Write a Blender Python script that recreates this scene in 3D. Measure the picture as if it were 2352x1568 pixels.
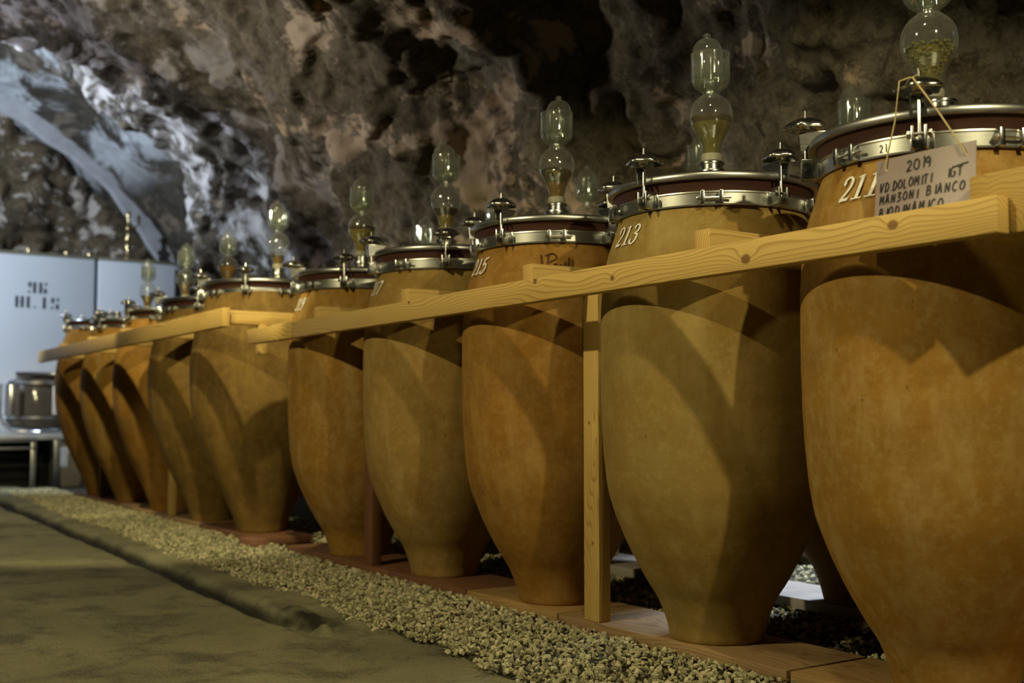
import bpy, bmesh, math, random
import numpy as np
from mathutils import Vector, Matrix
random.seed(7)
RNG = np.random.default_rng(7)
PI = math.pi
S = bpy.context.scene
COL = S.collection
for o in list(bpy.data.objects):
    bpy.data.objects.remove(o)

# ------------------------------------------------------------------ camera, world, lights, exposure
CAM_H = 0.836
cam_d = bpy.data.cameras.new('camera')
cam = bpy.data.objects.new('camera', cam_d); COL.objects.link(cam)
cam_d.sensor_width = 36.0
cam_d.lens = 40.0
cam_d.clip_start = 0.05
yaw = math.radians(33.07); pitch = math.radians(3.74)
cam.location = (0, 0, CAM_H)
cam.rotation_euler = (PI / 2 + pitch, 0, -yaw)
cam_d.dof.use_dof = True
cam_d.dof.focus_distance = 3.7
cam_d.dof.aperture_fstop = 2.2
S.camera = cam

S.view_settings.view_transform = 'Standard'
S.view_settings.look = 'None'
S.view_settings.gamma = 1.0
S.view_settings.use_curve_mapping = False
S.view_settings.exposure = 0.0
S.cycles.max_bounces = 8
S.cycles.transparent_max_bounces = 24
S.cycles.caustics_reflective = False
S.cycles.caustics_refractive = False
S.cycles.sample_clamp_indirect = 3.0

world = bpy.data.worlds.new('cellar_air'); S.world = world
world.use_nodes = True
world.node_tree.nodes['Background'].inputs[0].default_value = (0.9, 0.8, 0.5, 1)
world.node_tree.nodes['Background'].inputs[1].default_value = 0.008

WARM = (1.0, 0.86, 0.47)
COOL = (0.72, 0.84, 1.0)


def lamp(name, loc, energy, color, radius=0.03, kind='POINT', target=None, angle=120, blend=0.5):
    l = bpy.data.lights.new(name, kind)
    l.energy = energy; l.color = color
    l.shadow_soft_size = radius
    if kind == 'SPOT':
        l.spot_size = math.radians(angle); l.spot_blend = blend
    o = bpy.data.objects.new(name, l); COL.objects.link(o)
    o.location = loc
    if target is not None:
        d = Vector(target) - Vector(loc)
        o.rotation_euler = d.to_track_quat('-Z', 'Y').to_euler()
    return o


# row of cellar lamps hung along the tunnel crown, then an added vault fill
lamp('aisle_lamp', (1.60, -0.50, 3.00), 235, WARM, 0.035, 'SPOT', (2.3, 1.6, 0.0), 108, 0.2)
lamp('aisle_lamp', (-2.6, 3.20, 3.95), 640, WARM, 0.05, 'SPOT', (1.2, 4.3, 0.0), 74, 0.18)
lamp('aisle_lamp', (1.25, 4.90, 3.60), 430, WARM, 0.04, 'SPOT', (2.55, 8.3, 0.7), 58, 0.25)
lamp('aisle_lamp', (1.35, 1.60, 3.70), 62, WARM, 0.09, 'SPOT', (2.1, 2.6, 0.0), 84, 0.4)
lamp('aisle_lamp', (1.20, 8.00, 3.60), 300, WARM, 0.04, 'SPOT', (2.5, 11.2, 0.7), 56, 0.25)
lamp('vault_fill', (0.3, 8.4, 2.7), 240, (1.0, 0.92, 0.76), 0.08, 'SPOT', (3.6, 7.6, 4.6), 96, 0.35)  # unseen uplight added only to brighten the vault
# cool lamp at the far end of the tunnel and one on the ground behind the second row
lamp('end_lamp', (-1.2, 12.3, 4.0), 1350, COOL, 0.08, 'SPOT', (3.2, 15.0, 3.5), 106, 0.3)
lamp('vault_fill', (-0.3, 11.2, 2.9), 150, (0.86, 0.86, 1.0), 0.08, 'SPOT', (2.4, 10.0, 4.7), 92, 0.4)  # second added fill, cool, spreading light over the near vault
lamp('floor_lamp', (4.45, 3.9, 1.25), 150, COOL, 0.05, 'SPOT', (4.25, 3.6, 0.0), 120, 0.4)

# ------------------------------------------------------------------ mesh helper


class MB:
    """collects verts / faces, then links them as ONE mesh object"""

    def __init__(s):
        s.v = []; s.f = []

    def add(s, verts, faces):
        n = len(s.v)
        s.v.extend([tuple(p) for p in verts])
        s.f.extend([tuple(i + n for i in f) for f in faces])
        return s

    def box(s, lo, hi, rot=None, c=None, bev=0.0):
        x0, y0, z0 = lo; x1, y1, z1 = hi
        if bev <= 0:
            P = [(x0, y0, z0), (x1, y0, z0), (x1, y1, z0), (x0, y1, z0), (x0, y0, z1), (x1, y0, z1), (x1, y1, z1), (x0, y1, z1)]
            F = [(0, 3, 2, 1), (4, 5, 6, 7), (0, 1, 5, 4), (1, 2, 6, 5), (2, 3, 7, 6), (3, 0, 4, 7)]
        else:
            bm = bmesh.new()
            bmesh.ops.create_cube(bm, size=1.0)
            for v in bm.verts:
                v.co = Vector(((x0 + x1) / 2 + v.co.x * (x1 - x0), (y0 + y1) / 2 + v.co.y * (y1 - y0), (z0 + z1) / 2 + v.co.z * (z1 - z0)))
            bmesh.ops.bevel(bm, geom=list(bm.edges), offset=bev, segments=2, affect='EDGES', profile=0.5)
            P = [v.co.copy() for v in bm.verts]
            bm.verts.index_update()
            F = [tuple(v.index for v in f.verts) for f in bm.faces]
            bm.free()
        if rot is not None:
            P = [rot @ Vector(p) for p in P]
        if c is not None:
            P = [Vector(p) + Vector(c) for p in P]
        return s.add(P, F)

    def lathe(s, prof, n=48, c=(0, 0, 0), rot=None, cap0=False, cap1=False, rad=None):
        P = []
        for (r, z) in prof:
            for k in range(n):
                a = 2 * PI * k / n
                rr = r if rad is None else rad(r, a, z)
                P.append(Vector((rr * math.cos(a), rr * math.sin(a), z)))
        F = []
        for i in range(len(prof) - 1):
            for k in range(n):
                k2 = (k + 1) % n
                F.append((i * n + k, i * n + k2, (i + 1) * n + k2, (i + 1) * n + k))
        if cap0:
            F.append(tuple(reversed(range(n))))
        if cap1:
            F.append(tuple(range((len(prof) - 1) * n, len(prof) * n)))
        if rot is not None:
            P = [rot @ p for p in P]
        P = [p + Vector(c) for p in P]
        return s.add(P, F)

    def tube(s, pts, r, n=8, cap=True):
        pts = [Vector(p) for p in pts]
        P = []; F = []
        up = Vector((0, 0, 1))
        for i, p in enumerate(pts):
            t = (pts[min(i + 1, len(pts) - 1)] - pts[max(i - 1, 0)]).normalized()
            a = up if abs(t.dot(up)) < 0.95 else Vector((1, 0, 0))
            u = t.cross(a).normalized(); w = t.cross(u)
            rr = r[i] if isinstance(r, (list, tuple)) else r
            for k in range(n):
                an = 2 * PI * k / n
                P.append(p + u * rr * math.cos(an) + w * rr * math.sin(an))
        for i in range(len(pts) - 1):
            for k in range(n):
                k2 = (k + 1) % n
                F.append((i * n + k, i * n + k2, (i + 1) * n + k2, (i + 1) * n + k))
        if cap:
            F.append(tuple(range(n))); F.append(tuple(reversed(range((len(pts) - 1) * n, len(pts) * n))))
        return s.add(P, F)

    def mesh(s, name, mat=None, smooth=False, angle=None):
        me = bpy.data.meshes.new(name)
        me.from_pydata(s.v, [], s.f)
        if mat:
            me.materials.append(mat)
        if smooth:
            me.polygons.foreach_set('use_smooth', [True] * len(me.polygons))
            if angle:
                me.set_sharp_from_angle(angle=math.radians(angle))
        me.update()
        return me

    def build(s, name, mat=None, parent=None, smooth=False, angle=None, loc=None):
        return link(name, s.mesh(name, mat, smooth, angle), parent, loc)


def link(name, me, parent=None, loc=None, rot=None):
    o = bpy.data.objects.new(name, me); COL.objects.link(o)
    if parent is not None:
        o.parent = parent
    if loc is not None:
        o.location = loc
    if rot is not None:
        o.rotation_euler = rot
    return o


def tag(o, label=None, cat=None, group=None, kind=None):
    if label: o['label'] = label
    if cat: o['category'] = cat
    if group: o['group'] = group
    if kind: o['kind'] = kind
    return o


def thing(name, label, cat, loc=(0, 0, 0), rotz=0, group=None):
    o = bpy.data.objects.new(name, None); COL.objects.link(o)
    o.empty_display_size = 0.1
    o.location = loc; o.rotation_euler = (0, 0, rotz)
    return tag(o, label, cat, group)


def catmull(pts, n=8):
    pts = [np.array(p, float) for p in pts]
    out = []
    for i in range(len(pts) - 1):
        p0 = pts[i - 1] if i > 0 else 2 * pts[0] - pts[1]
        p1, p2 = pts[i], pts[i + 1]
        p3 = pts[i + 2] if i + 2 < len(pts) else 2 * pts[-1] - pts[-2]
        for k in range(n):
            t = k / n
            out.append(0.5 * (2 * p1 + (p2 - p0) * t + (2 * p0 - 5 * p1 + 4 * p2 - p3) * t * t + (3 * p1 - p0 - 3 * p2 + p3) * t ** 3))
    out.append(pts[-1])
    return out


# vectorised value noise
def _hash(ix, iy, iz, seed):
    h = (ix.astype(np.uint32) * np.uint32(374761393) + iy.astype(np.uint32) * np.uint32(668265263) + iz.astype(np.uint32) * np.uint32(2147483647) + np.uint32(seed * 974711 + 13))
    h = (h ^ (h >> np.uint32(13))) * np.uint32(1274126177)
    h = (h ^ (h >> np.uint32(16))) * np.uint32(2246822519)
    h = h ^ (h >> np.uint32(15))
    return h.astype(np.float64) / 4294967295.0 * 2 - 1


def vnoise(x, y, z, seed=0):
    xi, yi, zi = np.floor(x).astype(np.int64), np.floor(y).astype(np.int64), np.floor(z).astype(np.int64)
    fx, fy, fz = x - xi, y - yi, z - zi
    fx = fx * fx * (3 - 2 * fx); fy = fy * fy * (3 - 2 * fy); fz = fz * fz * (3 - 2 * fz)
    r = 0
    for a in (0, 1):
        for b in (0, 1):
            for c in (0, 1):
                w = (fx if a else 1 - fx) * (fy if b else 1 - fy) * (fz if c else 1 - fz)
                r = r + w * _hash((xi + a) & 0xffff, (yi + b) & 0xffff, (zi + c) & 0xffff, seed)
    return r


def fbm(x, y, z, oct=5, seed=0, gain=0.5, ridge=False):
    r = 0; a = 1.0; f = 1.0
    for k in range(oct):
        n = vnoise(x * f + 17.3 * k, y * f + 5.1 * k, z * f + 9.7 * k, seed + k)
        r = r + a * ((1 - 2 * np.abs(n)) if ridge else n)
        a *= gain; f *= 2.03
    return r


def grid_mesh(name, X, Y, Z, mat, smooth=True):
    n, m = X.shape
    V = np.stack([X, Y, Z], -1).reshape(-1, 3)
    i, j = np.meshgrid(np.arange(n - 1), np.arange(m - 1), indexing='ij')
    a = (i * m + j).ravel()
    Fq = np.stack([a, a + m, a + m + 1, a + 1], -1)
    return np_mesh(name, V, Fq, mat, smooth)


def np_mesh(name, V, F, mat, smooth=False):
    me = bpy.data.meshes.new(name)
    k = F.shape[1]
    me.vertices.add(len(V)); me.vertices.foreach_set('co', V.astype(np.float32).ravel())
    me.loops.add(F.size); me.loops.foreach_set('vertex_index', F.astype(np.int32).ravel())
    me.polygons.add(len(F))
    me.polygons.foreach_set('loop_start', np.arange(0, F.size, k, dtype=np.int32))
    me.polygons.foreach_set('loop_total', np.full(len(F), k, dtype=np.int32))
    me.polygons.foreach_set('use_smooth', np.full(len(F), smooth))
    me.update(calc_edges=True)
    if mat: me.materials.append(mat)
    return me


# ------------------------------------------------------------------ materials
class NT:
    def __init__(s, name):
        s.m = bpy.data.materials.new(name); s.m.use_nodes = True
        s.t = s.m.node_tree; s.t.nodes.clear()
        s.out = s.n('ShaderNodeOutputMaterial')

    def n(s, typ, **kw):
        nd = s.t.nodes.new(typ)
        for k, v in kw.items():
            setattr(nd, k, v)
        return nd

    def l(s, a, b):
        s.t.links.new(a, b)

    def coord(s, scale=(1, 1, 1), loc=(0, 0, 0), rot=(0, 0, 0), gen='Object'):
        tc = s.n('ShaderNodeTexCoord'); mp = s.n('ShaderNodeMapping')
        mp.inputs['Scale'].default_value = scale; mp.inputs['Location'].default_value = loc; mp.inputs['Rotation'].default_value = rot
        s.l(tc.outputs[gen], mp.inputs['Vector'])
        return mp.outputs['Vector']

    def noise(s, vec, scale, detail=4, rough=0.55, dist=0.0):
        nd = s.n('ShaderNodeTexNoise')
        nd.inputs['Scale'].default_value = scale; nd.inputs['Detail'].default_value = detail
        nd.inputs['Roughness'].default_value = rough; nd.inputs['Distortion'].default_value = dist
        s.l(vec, nd.inputs['Vector'])
        return nd.outputs['Fac']

    def ramp(s, fac, stops, interp='LINEAR'):
        nd = s.n('ShaderNodeValToRGB')
        cr = nd.color_ramp; cr.interpolation = interp
        while len(cr.elements) < len(stops):
            cr.elements.new(0.5)
        for e, (p, c) in zip(cr.elements, stops):
            e.position = p
            e.color = (c, c, c, 1) if not isinstance(c, tuple) else (*c, 1)
        s.l(fac, nd.inputs['Fac'])
        return nd.outputs['Color']

    def mix(s, fac, a, b, mode='MIX'):
        nd = s.n('ShaderNodeMix', data_type='RGBA', blend_type=mode)
        for sock, v in ((nd.inputs[0], fac), (nd.inputs[6], a), (nd.inputs[7], b)):
            if isinstance(v, (int, float)):
                sock.default_value = v
            elif isinstance(v, tuple):
                sock.default_value = (*v, 1)
            else:
                s.l(v, sock)
        return nd.outputs[2]

    def math(s, op, a, b=None, clamp=False):
        nd = s.n('ShaderNodeMath', operation=op); nd.use_clamp = clamp
        for i, v in enumerate((a, b)):
            if v is None: continue
            if isinstance(v, (int, float)): nd.inputs[i].default_value = v
            else: s.l(v, nd.inputs[i])
        return nd.outputs[0]

    def bump(s, h, strength=0.3, dist=0.01):
        nd = s.n('ShaderNodeBump')
        nd.inputs['Strength'].default_value = strength; nd.inputs['Distance'].default_value = dist
        s.l(h, nd.inputs['Height'])
        return nd.outputs['Normal']

    def bsdf(s, color=None, rough=0.8, metal=0.0, normal=None, spec=0.3, **kw):
        nd = s.n('ShaderNodeBsdfPrincipled')
        for nm, v in (('Base Color', color), ('Roughness', rough), ('Metallic', metal), ('Specular IOR Level', spec)):
            if v is None: continue
            if isinstance(v, tuple): nd.inputs[nm].default_value = (*v, 1)
            elif isinstance(v, (int, float)): nd.inputs[nm].default_value = v
            else: s.l(v, nd.inputs[nm])
        if normal is not None: s.l(normal, nd.inputs['Normal'])
        for k, v in kw.items():
            nd.inputs[k].default_value = v
        s.l(nd.outputs[0], s.out.inputs['Surface'])
        return nd


def mat_plain(name, color, rough=0.6, metal=0.0, var=0.12, scale=30, bump=0.0, spec=0.4):
    t = NT(name); v = t.coord()
    f = t.noise(v, scale, 3)
    c = t.mix(f, tuple(x * (1 - var) for x in color), tuple(min(1, x * (1 + var)) for x in color))
    n = t.bump(f, bump, 0.004) if bump else None
    t.bsdf(c, rough, metal, n, spec)
    return t.m


def mat_clay(name, base, dark, pale, seed, olive=0.0):
    t = NT(name)
    v = t.coord(loc=(seed * 3.1, seed * 1.7, 0))
    big = t.noise(v, 2.2, 4, 0.55, 0.4)
    vb = t.coord(scale=(1.0, 1.0, 4.5), loc=(seed, seed * 2, seed))
    band = t.noise(vb, 1.6, 3, 0.5)
    vs = t.coord(scale=(3.5, 3.5, 0.9), loc=(seed, 0, 0))
    streak = t.noise(vs, 3.0, 5, 0.6)
    fine = t.noise(v, 60, 4, 0.6)
    c = t.mix(t.ramp(big, [(0.36, 0.0), (0.66, 1.0)]), base, dark)
    c = t.mix(t.math('MULTIPLY', t.ramp(band, [(0.45, 0.0), (0.62, 1.0)]), 0.45), c, tuple(0.72 * a + 0.28 * b for a, b in zip(dark, (0.16, 0.14, 0.07))))
    c = t.mix(t.math('MULTIPLY', t.ramp(streak, [(0.47, 0.0), (0.68, 1.0)]), 0.78), c, pale)
    mid = t.noise(v, 7.5, 7, 0.70, 0.2)
    c = t.mix(t.math('MULTIPLY', t.ramp(mid, [(0.46, 0.0), (0.62, 1.0)]), 0.55), c, tuple(0.85 * q for q in dark))
    gr = t.noise(v, 24, 8, 0.78)
    c = t.mix(t.math('MULTIPLY', t.ramp(gr, [(0.49, 0.0), (0.62, 1.0)]), 0.5), c, pale)
    c = t.mix(t.math('MULTIPLY', fine, 0.35), c, tuple(x * 0.55 for x in base))
    # scattered dark specks and scuffs
    sp = t.noise(v, 26, 2, 0.7)
    spm = t.math('MULTIPLY', t.ramp(sp, [(0.70, 0.0), (0.76, 1.0)]), t.ramp(t.noise(v, 2.7, 2), [(0.52, 0.0), (0.62, 1.0)]))
    c = t.mix(t.math('MULTIPLY', spm, 0.6), c, tuple(x * 0.25 for x in base))
    h = t.math('ADD', t.math('MULTIPLY', fine, 0.5), t.math('MULTIPLY', t.noise(t.coord(scale=(0.4, 0.4, 9)), 5, 3), 0.8))
    t.bsdf(c, 0.82, 0.0, t.bump(h, 0.22, 0.004), 0.18)
    return t.m


def mat_wood(name, light, dark, axis, pith=(0.0, 0.0, 0.0), knots=(), freq=24, knotcol=(0.16, 0.075, 0.025)):
    """pine board; rings run round an axis parallel to the board, knots are given in board coordinates"""
    t = NT(name)
    sc = {'X': (0.2, 1, 1), 'Y': (1, 0.2, 1), 'Z': (1, 1, 0.2)}[axis]
    v = t.coord(loc=pith)
    warp = t.noise(t.coord(scale=sc, loc=pith), 6.0, 2, 0.45)
    wv = t.n('ShaderNodeTexWave', wave_type='RINGS', rings_direction=axis, wave_profile='SAW')
    wv.inputs['Scale'].default_value = freq
    wv.inputs['Distortion'].default_value = 0.0
    add = t.n('ShaderNodeVectorMath', operation='ADD')
    sub = t.math('MULTIPLY', t.math('SUBTRACT', warp, 0.5), 0.17)
    disp = sub
    kmask = None
    for (kx, ky, kz, kr) in knots:
        d = t.n('ShaderNodeVectorMath', operation='DISTANCE')
        kv = t.coord(scale={'X': (0.75, 1, 1), 'Y': (1, 0.75, 1), 'Z': (1, 1, 0.75)}[axis])
        t.l(kv, d.inputs[0])
        ks = {'X': (0.75, 1, 1), 'Y': (1, 0.75, 1), 'Z': (1, 1, 0.75)}[axis]
        d.inputs[1].default_value = (kx * ks[0], ky * ks[1], kz * ks[2])
        dist = d.outputs['Value']
        g = t.math('MULTIPLY', t.math('POWER', 2.718, t.math('MULTIPLY', t.math('MULTIPLY', dist, dist), -1.0 / (2.2 * kr) ** 2)), kr * 1.5)
        disp = t.math('ADD', disp, g)
        k = t.math('SUBTRACT', 1.0, t.math('DIVIDE', t.math('SUBTRACT', dist, kr * 0.75), kr * 0.35), clamp=True)
        kmask = k if kmask is None else t.math('MAXIMUM', kmask, k)
    cb = t.n('ShaderNodeCombineXYZ')
    if axis == 'Z':
        t.l(disp, cb.inputs[0]); t.l(disp, cb.inputs[1])
    else:
        t.l(disp, cb.inputs[2])
    t.l(v, add.inputs[0]); t.l(cb.outputs[0], add.inputs[1])
    t.l(add.outputs[0], wv.inputs['Vector'])
    grain = t.ramp(wv.outputs['Fac'], [(0.0, 0.15), (0.55, 0.25), (0.86, 1.0), (1.0, 0.1)])
    fib = t.noise(t.coord(scale=tuple(8 if q < 1 else 220 for q in sc)), 1.0, 3, 0.6)
    c = t.mix(t.math('MULTIPLY', grain, 0.75), light, dark)
    c = t.mix(t.math('MULTIPLY', fib, 0.35), c, tuple(0.7 * a for a in light))
    blot = t.noise(t.coord(scale=tuple(0.5 if q < 1 else 2 for q in sc)), 3.0, 3)
    c = t.mix(t.math('MULTIPLY', t.ramp(blot, [(0.5, 0.0), (0.75, 1.0)]), 0.3), c, dark)
    if kmask is not None:
        c = t.mix(t.math('MULTIPLY', kmask, 0.85), c, knotcol)
    t.bsdf(c, 0.62, 0.0, t.bump(t.math('ADD', fib, grain), 0.12, 0.002), 0.25)
    return t.m


def mat_rock(name, tones, patch_scale=1.0, white=None, seed=0.0, patch=(0.56, 0.60)):
    t = NT(name)
    v = t.coord(loc=(seed, seed, seed))
    a = t.noise(v, 0.8 * patch_scale, 6, 0.62, 0.6)
    b = t.noise(v, 2.6 * patch_scale, 8, 0.70, 0.3)
    f = t.noise(v, 13, 8, 0.74, 0.1)
    g = t.noise(v, 42, 5, 0.75)
    c = t.mix(t.ramp(b, [(0.40, 0.0), (0.62, 1.0)]), tones[0], tones[1])
    c = t.mix(t.ramp(a, [(0.47, 0.0), (0.64, 1.0)]), c, tones[2])
    c = t.mix(t.math('MULTIPLY', t.ramp(f, [(0.46, 0.0), (0.60, 1.0)]), 0.62), c, tuple(0.28 * q for q in tones[0]))
    c = t.mix(t.math('MULTIPLY', t.ramp(g, [(0.52, 0.0), (0.66, 1.0)]), 0.45), c, tuple(1.9 * q for q in tones[1]))
    p = t.noise(t.coord(loc=(seed + 4, 2, 7), scale=(1.2, 0.8, 1.2)), 1.25 * patch_scale, 9, 0.66, 0.5)
    p = t.math('ADD', p, t.math('MULTIPLY', t.math('SUBTRACT', f, 0.5), 0.22))
    pm = t.ramp(p, [(patch[0], 0.0), (patch[1], 1.0)])
    pc = t.mix(t.noise(v, 1.3, 2), tones[3], tones[4])
    c = t.mix(t.math('MULTIPLY', pm, 0.92), c, pc)
    if white:
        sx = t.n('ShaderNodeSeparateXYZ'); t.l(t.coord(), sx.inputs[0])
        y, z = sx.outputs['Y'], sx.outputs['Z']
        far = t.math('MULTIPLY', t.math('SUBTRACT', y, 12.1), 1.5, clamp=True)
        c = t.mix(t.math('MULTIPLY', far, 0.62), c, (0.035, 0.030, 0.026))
        # limewash left on the crown of the far bay
        ry = t.math('MULTIPLY', t.math('SUBTRACT', y, 11.6), 0.9, clamp=True)
        rz = t.math('MULTIPLY', t.math('SUBTRACT', z, 3.80), 2.2, clamp=True)
        w = t.noise(t.coord(scale=(1.0, 0.6, 1.0), loc=(3, 8, 1)), 1.1, 9, 0.68, 0.4)
        wm = t.math('MULTIPLY', t.math('MULTIPLY', t.ramp(w, [(0.47, 0.0), (0.54, 1.0)]), ry), rz)
        c = t.mix(t.math('MULTIPLY', wm, 0.9), c, white)
        # lime bloom on the broken edge where the near bay ends, and blotches before it
        near = t.noise(t.coord(loc=(9, 3, 5)), 1.7, 9, 0.70, 0.5)
        e1 = t.math('MULTIPLY', t.math('SUBTRACT', y, 8.2), 0.30, clamp=True)
        e2 = t.math('SUBTRACT', 1.0, t.math('MULTIPLY', t.math('SUBTRACT', y, 12.1), 4.0, clamp=True))
        nm = t.math('MULTIPLY', t.math('MULTIPLY', t.ramp(near, [(0.50, 0.0), (0.55, 1.0)]), e1), e2)
        c = t.mix(t.math('MULTIPLY', nm, 0.88), c, (0.58, 0.55, 0.53))
    h = t.math('ADD', t.math('MULTIPLY', b, 0.9), t.math('MULTIPLY', f, 0.7))
    h = t.math('ADD', h, t.math('MULTIPLY', g, 0.25))
    t.bsdf(c, 0.9, 0.0, t.bump(h, 0.42, 0.04), 0.15)
    return t.m


def mat_glass(name, tint=(0.975, 0.985, 0.97), edge=0.95, haze=0.10):
    t = NT(name)
    lw = t.n('ShaderNodeLayerWeight'); lw.inputs['Blend'].default_value = 0.32
    fac = t.ramp(lw.outputs['Facing'], [(0.0, 0.13), (0.5, 0.22), (0.8, 0.5), (1.0, edge)])
    hz = t.ramp(lw.outputs['Facing'], [(0.0, haze * .7), (0.55, haze * 1.1), (0.85, haze * 3.0), (1.0, haze * 7)])
    tr = t.n('ShaderNodeBsdfTransparent'); tr.inputs[0].default_value = (*tint, 1)
    gl = t.n('ShaderNodeBsdfGlossy'); gl.inputs['Roughness'].default_value = 0.06
    gl.inputs['Color'].default_value = (0.95, 1.0, 0.95, 1)
    df = t.n('ShaderNodeBsdfDiffuse'); df.inputs[0].default_value = (0.90, 0.93, 0.90, 1)
    tl = t.n('ShaderNodeBsdfTranslucent'); tl.inputs[0].default_value = (0.90, 0.93, 0.90, 1)
    m0 = t.n('ShaderNodeMixShader'); m0.inputs[0].default_value = 0.5
    t.l(df.outputs[0], m0.inputs[1]); t.l(tl.outputs[0], m0.inputs[2])
    m1 = t.n('ShaderNodeMixShader')
    t.l(hz, m1.inputs[0]); t.l(tr.outputs[0], m1.inputs[1]); t.l(m0.outputs[0], m1.inputs[2])
    mx = t.n('ShaderNodeMixShader')
    t.l(fac, mx.inputs[0]); t.l(m1.outputs[0], mx.inputs[1]); t.l(gl.outputs[0], mx.inputs[2])
    t.l(mx.outputs[0], t.out.inputs['Surface'])
    return t.m


def mat_liquid(name, col, rough=0.15, cloud=0.5):
    t = NT(name)
    v = t.coord()
    n = t.noise(v, 22, 4, 0.6)
    c = t.mix(n, tuple(x * (1 - cloud) for x in col), col)
    d = t.n('ShaderNodeBsdfDiffuse'); t.l(c, d.inputs[0])
    tl = t.n('ShaderNodeBsdfTranslucent'); t.l(c, tl.inputs[0])
    g = t.n('ShaderNodeBsdfGlossy'); g.inputs['Roughness'].default_value = rough
    m1 = t.n('ShaderNodeMixShader'); m1.inputs[0].default_value = 0.5
    t.l(d.outputs[0], m1.inputs[1]); t.l(tl.outputs[0], m1.inputs[2])
    m2 = t.n('ShaderNodeMixShader'); m2.inputs[0].default_value = 0.03
    t.l(m1.outputs[0], m2.inputs[1]); t.l(g.outputs[0], m2.inputs[2])
    t.l(m2.outputs[0], t.out.inputs['Surface'])
    return t.m


def mat_steel(name, color=(0.72, 0.72, 0.66), rough=0.24, brush=(1, 1, 60)):
    t = NT(name)
    f = t.noise(t.coord(scale=brush), 6, 3, 0.6)
    g = t.noise(t.coord(), 9, 3)
    c = t.mix(g, tuple(x * 0.82 for x in color), color)
    r = t.math('ADD', t.math('MULTIPLY', f, 0.16), rough - 0.08)
    t.bsdf(c, r, 1.0, t.bump(f, 0.05, 0.001), 0.5)
    return t.m


M = {}
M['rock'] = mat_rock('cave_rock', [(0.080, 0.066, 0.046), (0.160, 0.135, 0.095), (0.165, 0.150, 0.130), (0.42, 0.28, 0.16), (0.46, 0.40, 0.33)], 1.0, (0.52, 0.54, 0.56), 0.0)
M['rock_end'] = mat_rock('end_wall_rock', [(0.10, 0.075, 0.045), (0.17, 0.125, 0.075), (0.06, 0.05, 0.035), (0.56, 0.51, 0.47), (0.48, 0.41, 0.33)], 2.4, None, 3.0, (0.54, 0.58))
M['steel'] = mat_steel('stainless_steel', (0.66, 0.67, 0.66))
M['steel_band'] = mat_steel('band_steel', (0.52, 0.53, 0.50), 0.36, (3, 3, 60))
M['steel_lid'] = mat_steel('lid_steel', (0.56, 0.57, 0.56), 0.36, (1, 1, 1))
M['gasket'] = mat_plain('brown_gasket', (0.055, 0.020, 0.012), 0.6, 0, 0.2)
M['glass'] = mat_glass('clear_glass')
M['water'] = mat_glass('water', (0.93, 0.97, 0.92), 0.5, 0.02)
M['cork'] = mat_plain('pale_stopper', (0.30, 0.29, 0.22), 0.5)
M['paint_white'] = mat_plain('white_stencil_paint', (0.78, 0.78, 0.74), 0.7, 0, 0.1, 80)
M['ink'] = mat_plain('black_ink', (0.012, 0.012, 0.014), 0.5)
M['ink_blue'] = mat_plain('blue_black_stencil', (0.02, 0.028, 0.04), 0.7)
M['charcoal'] = mat_plain('charcoal_pencil', (0.045, 0.02, 0.01), 0.9)
M['string'] = mat_plain('hemp_string', (0.50, 0.40, 0.20), 0.85, 0, 0.25, 200)
M['card'] = mat_plain('laminated_card', (0.33, 0.27, 0.265), 0.30, 0, 0.12, 14, 0.1, 0.5)
M['tank'] = mat_plain('white_tank_enamel', (0.66, 0.69, 0.72), 0.5, 0, 0.06, 1.2, 0.0, 0.3)
M['tank_gap'] = mat_plain('tank_joint', (0.10, 0.16, 0.19), 0.7)
M['tank_trim'] = mat_plain('tank_top_trim', (0.20, 0.18, 0.12), 0.6)
M['brass'] = mat_steel('brass_fitting', (0.80, 0.62, 0.32), 0.25)
M['concrete_block'] = mat_plain('bench_concrete', (0.34, 0.33, 0.30), 0.9, 0, 0.25, 9, 0.3)
M['void'] = mat_plain('void_shade', (0.012, 0.013, 0.013), 0.9)
M['dark_glass'] = mat_plain('brown_drum_glass', (0.07, 0.055, 0.04), 0.12, 0, 0.3, 6, 0, 0.6)
M['white_tube'] = mat_plain('white_panel', (0.62, 0.54, 0.48), 0.5)
M['brick'] = mat_plain('red_brick', (0.22, 0.10, 0.058), 0.9, 0, 0.25, 40, 0.3)
PINE = ((0.72, 0.50, 0.165), (0.30, 0.155, 0.03))
OLD = ((0.38, 0.25, 0.12), (0.17, 0.095, 0.04))
RED = ((0.21, 0.098, 0.050), (0.12, 0.05, 0.026))


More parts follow.
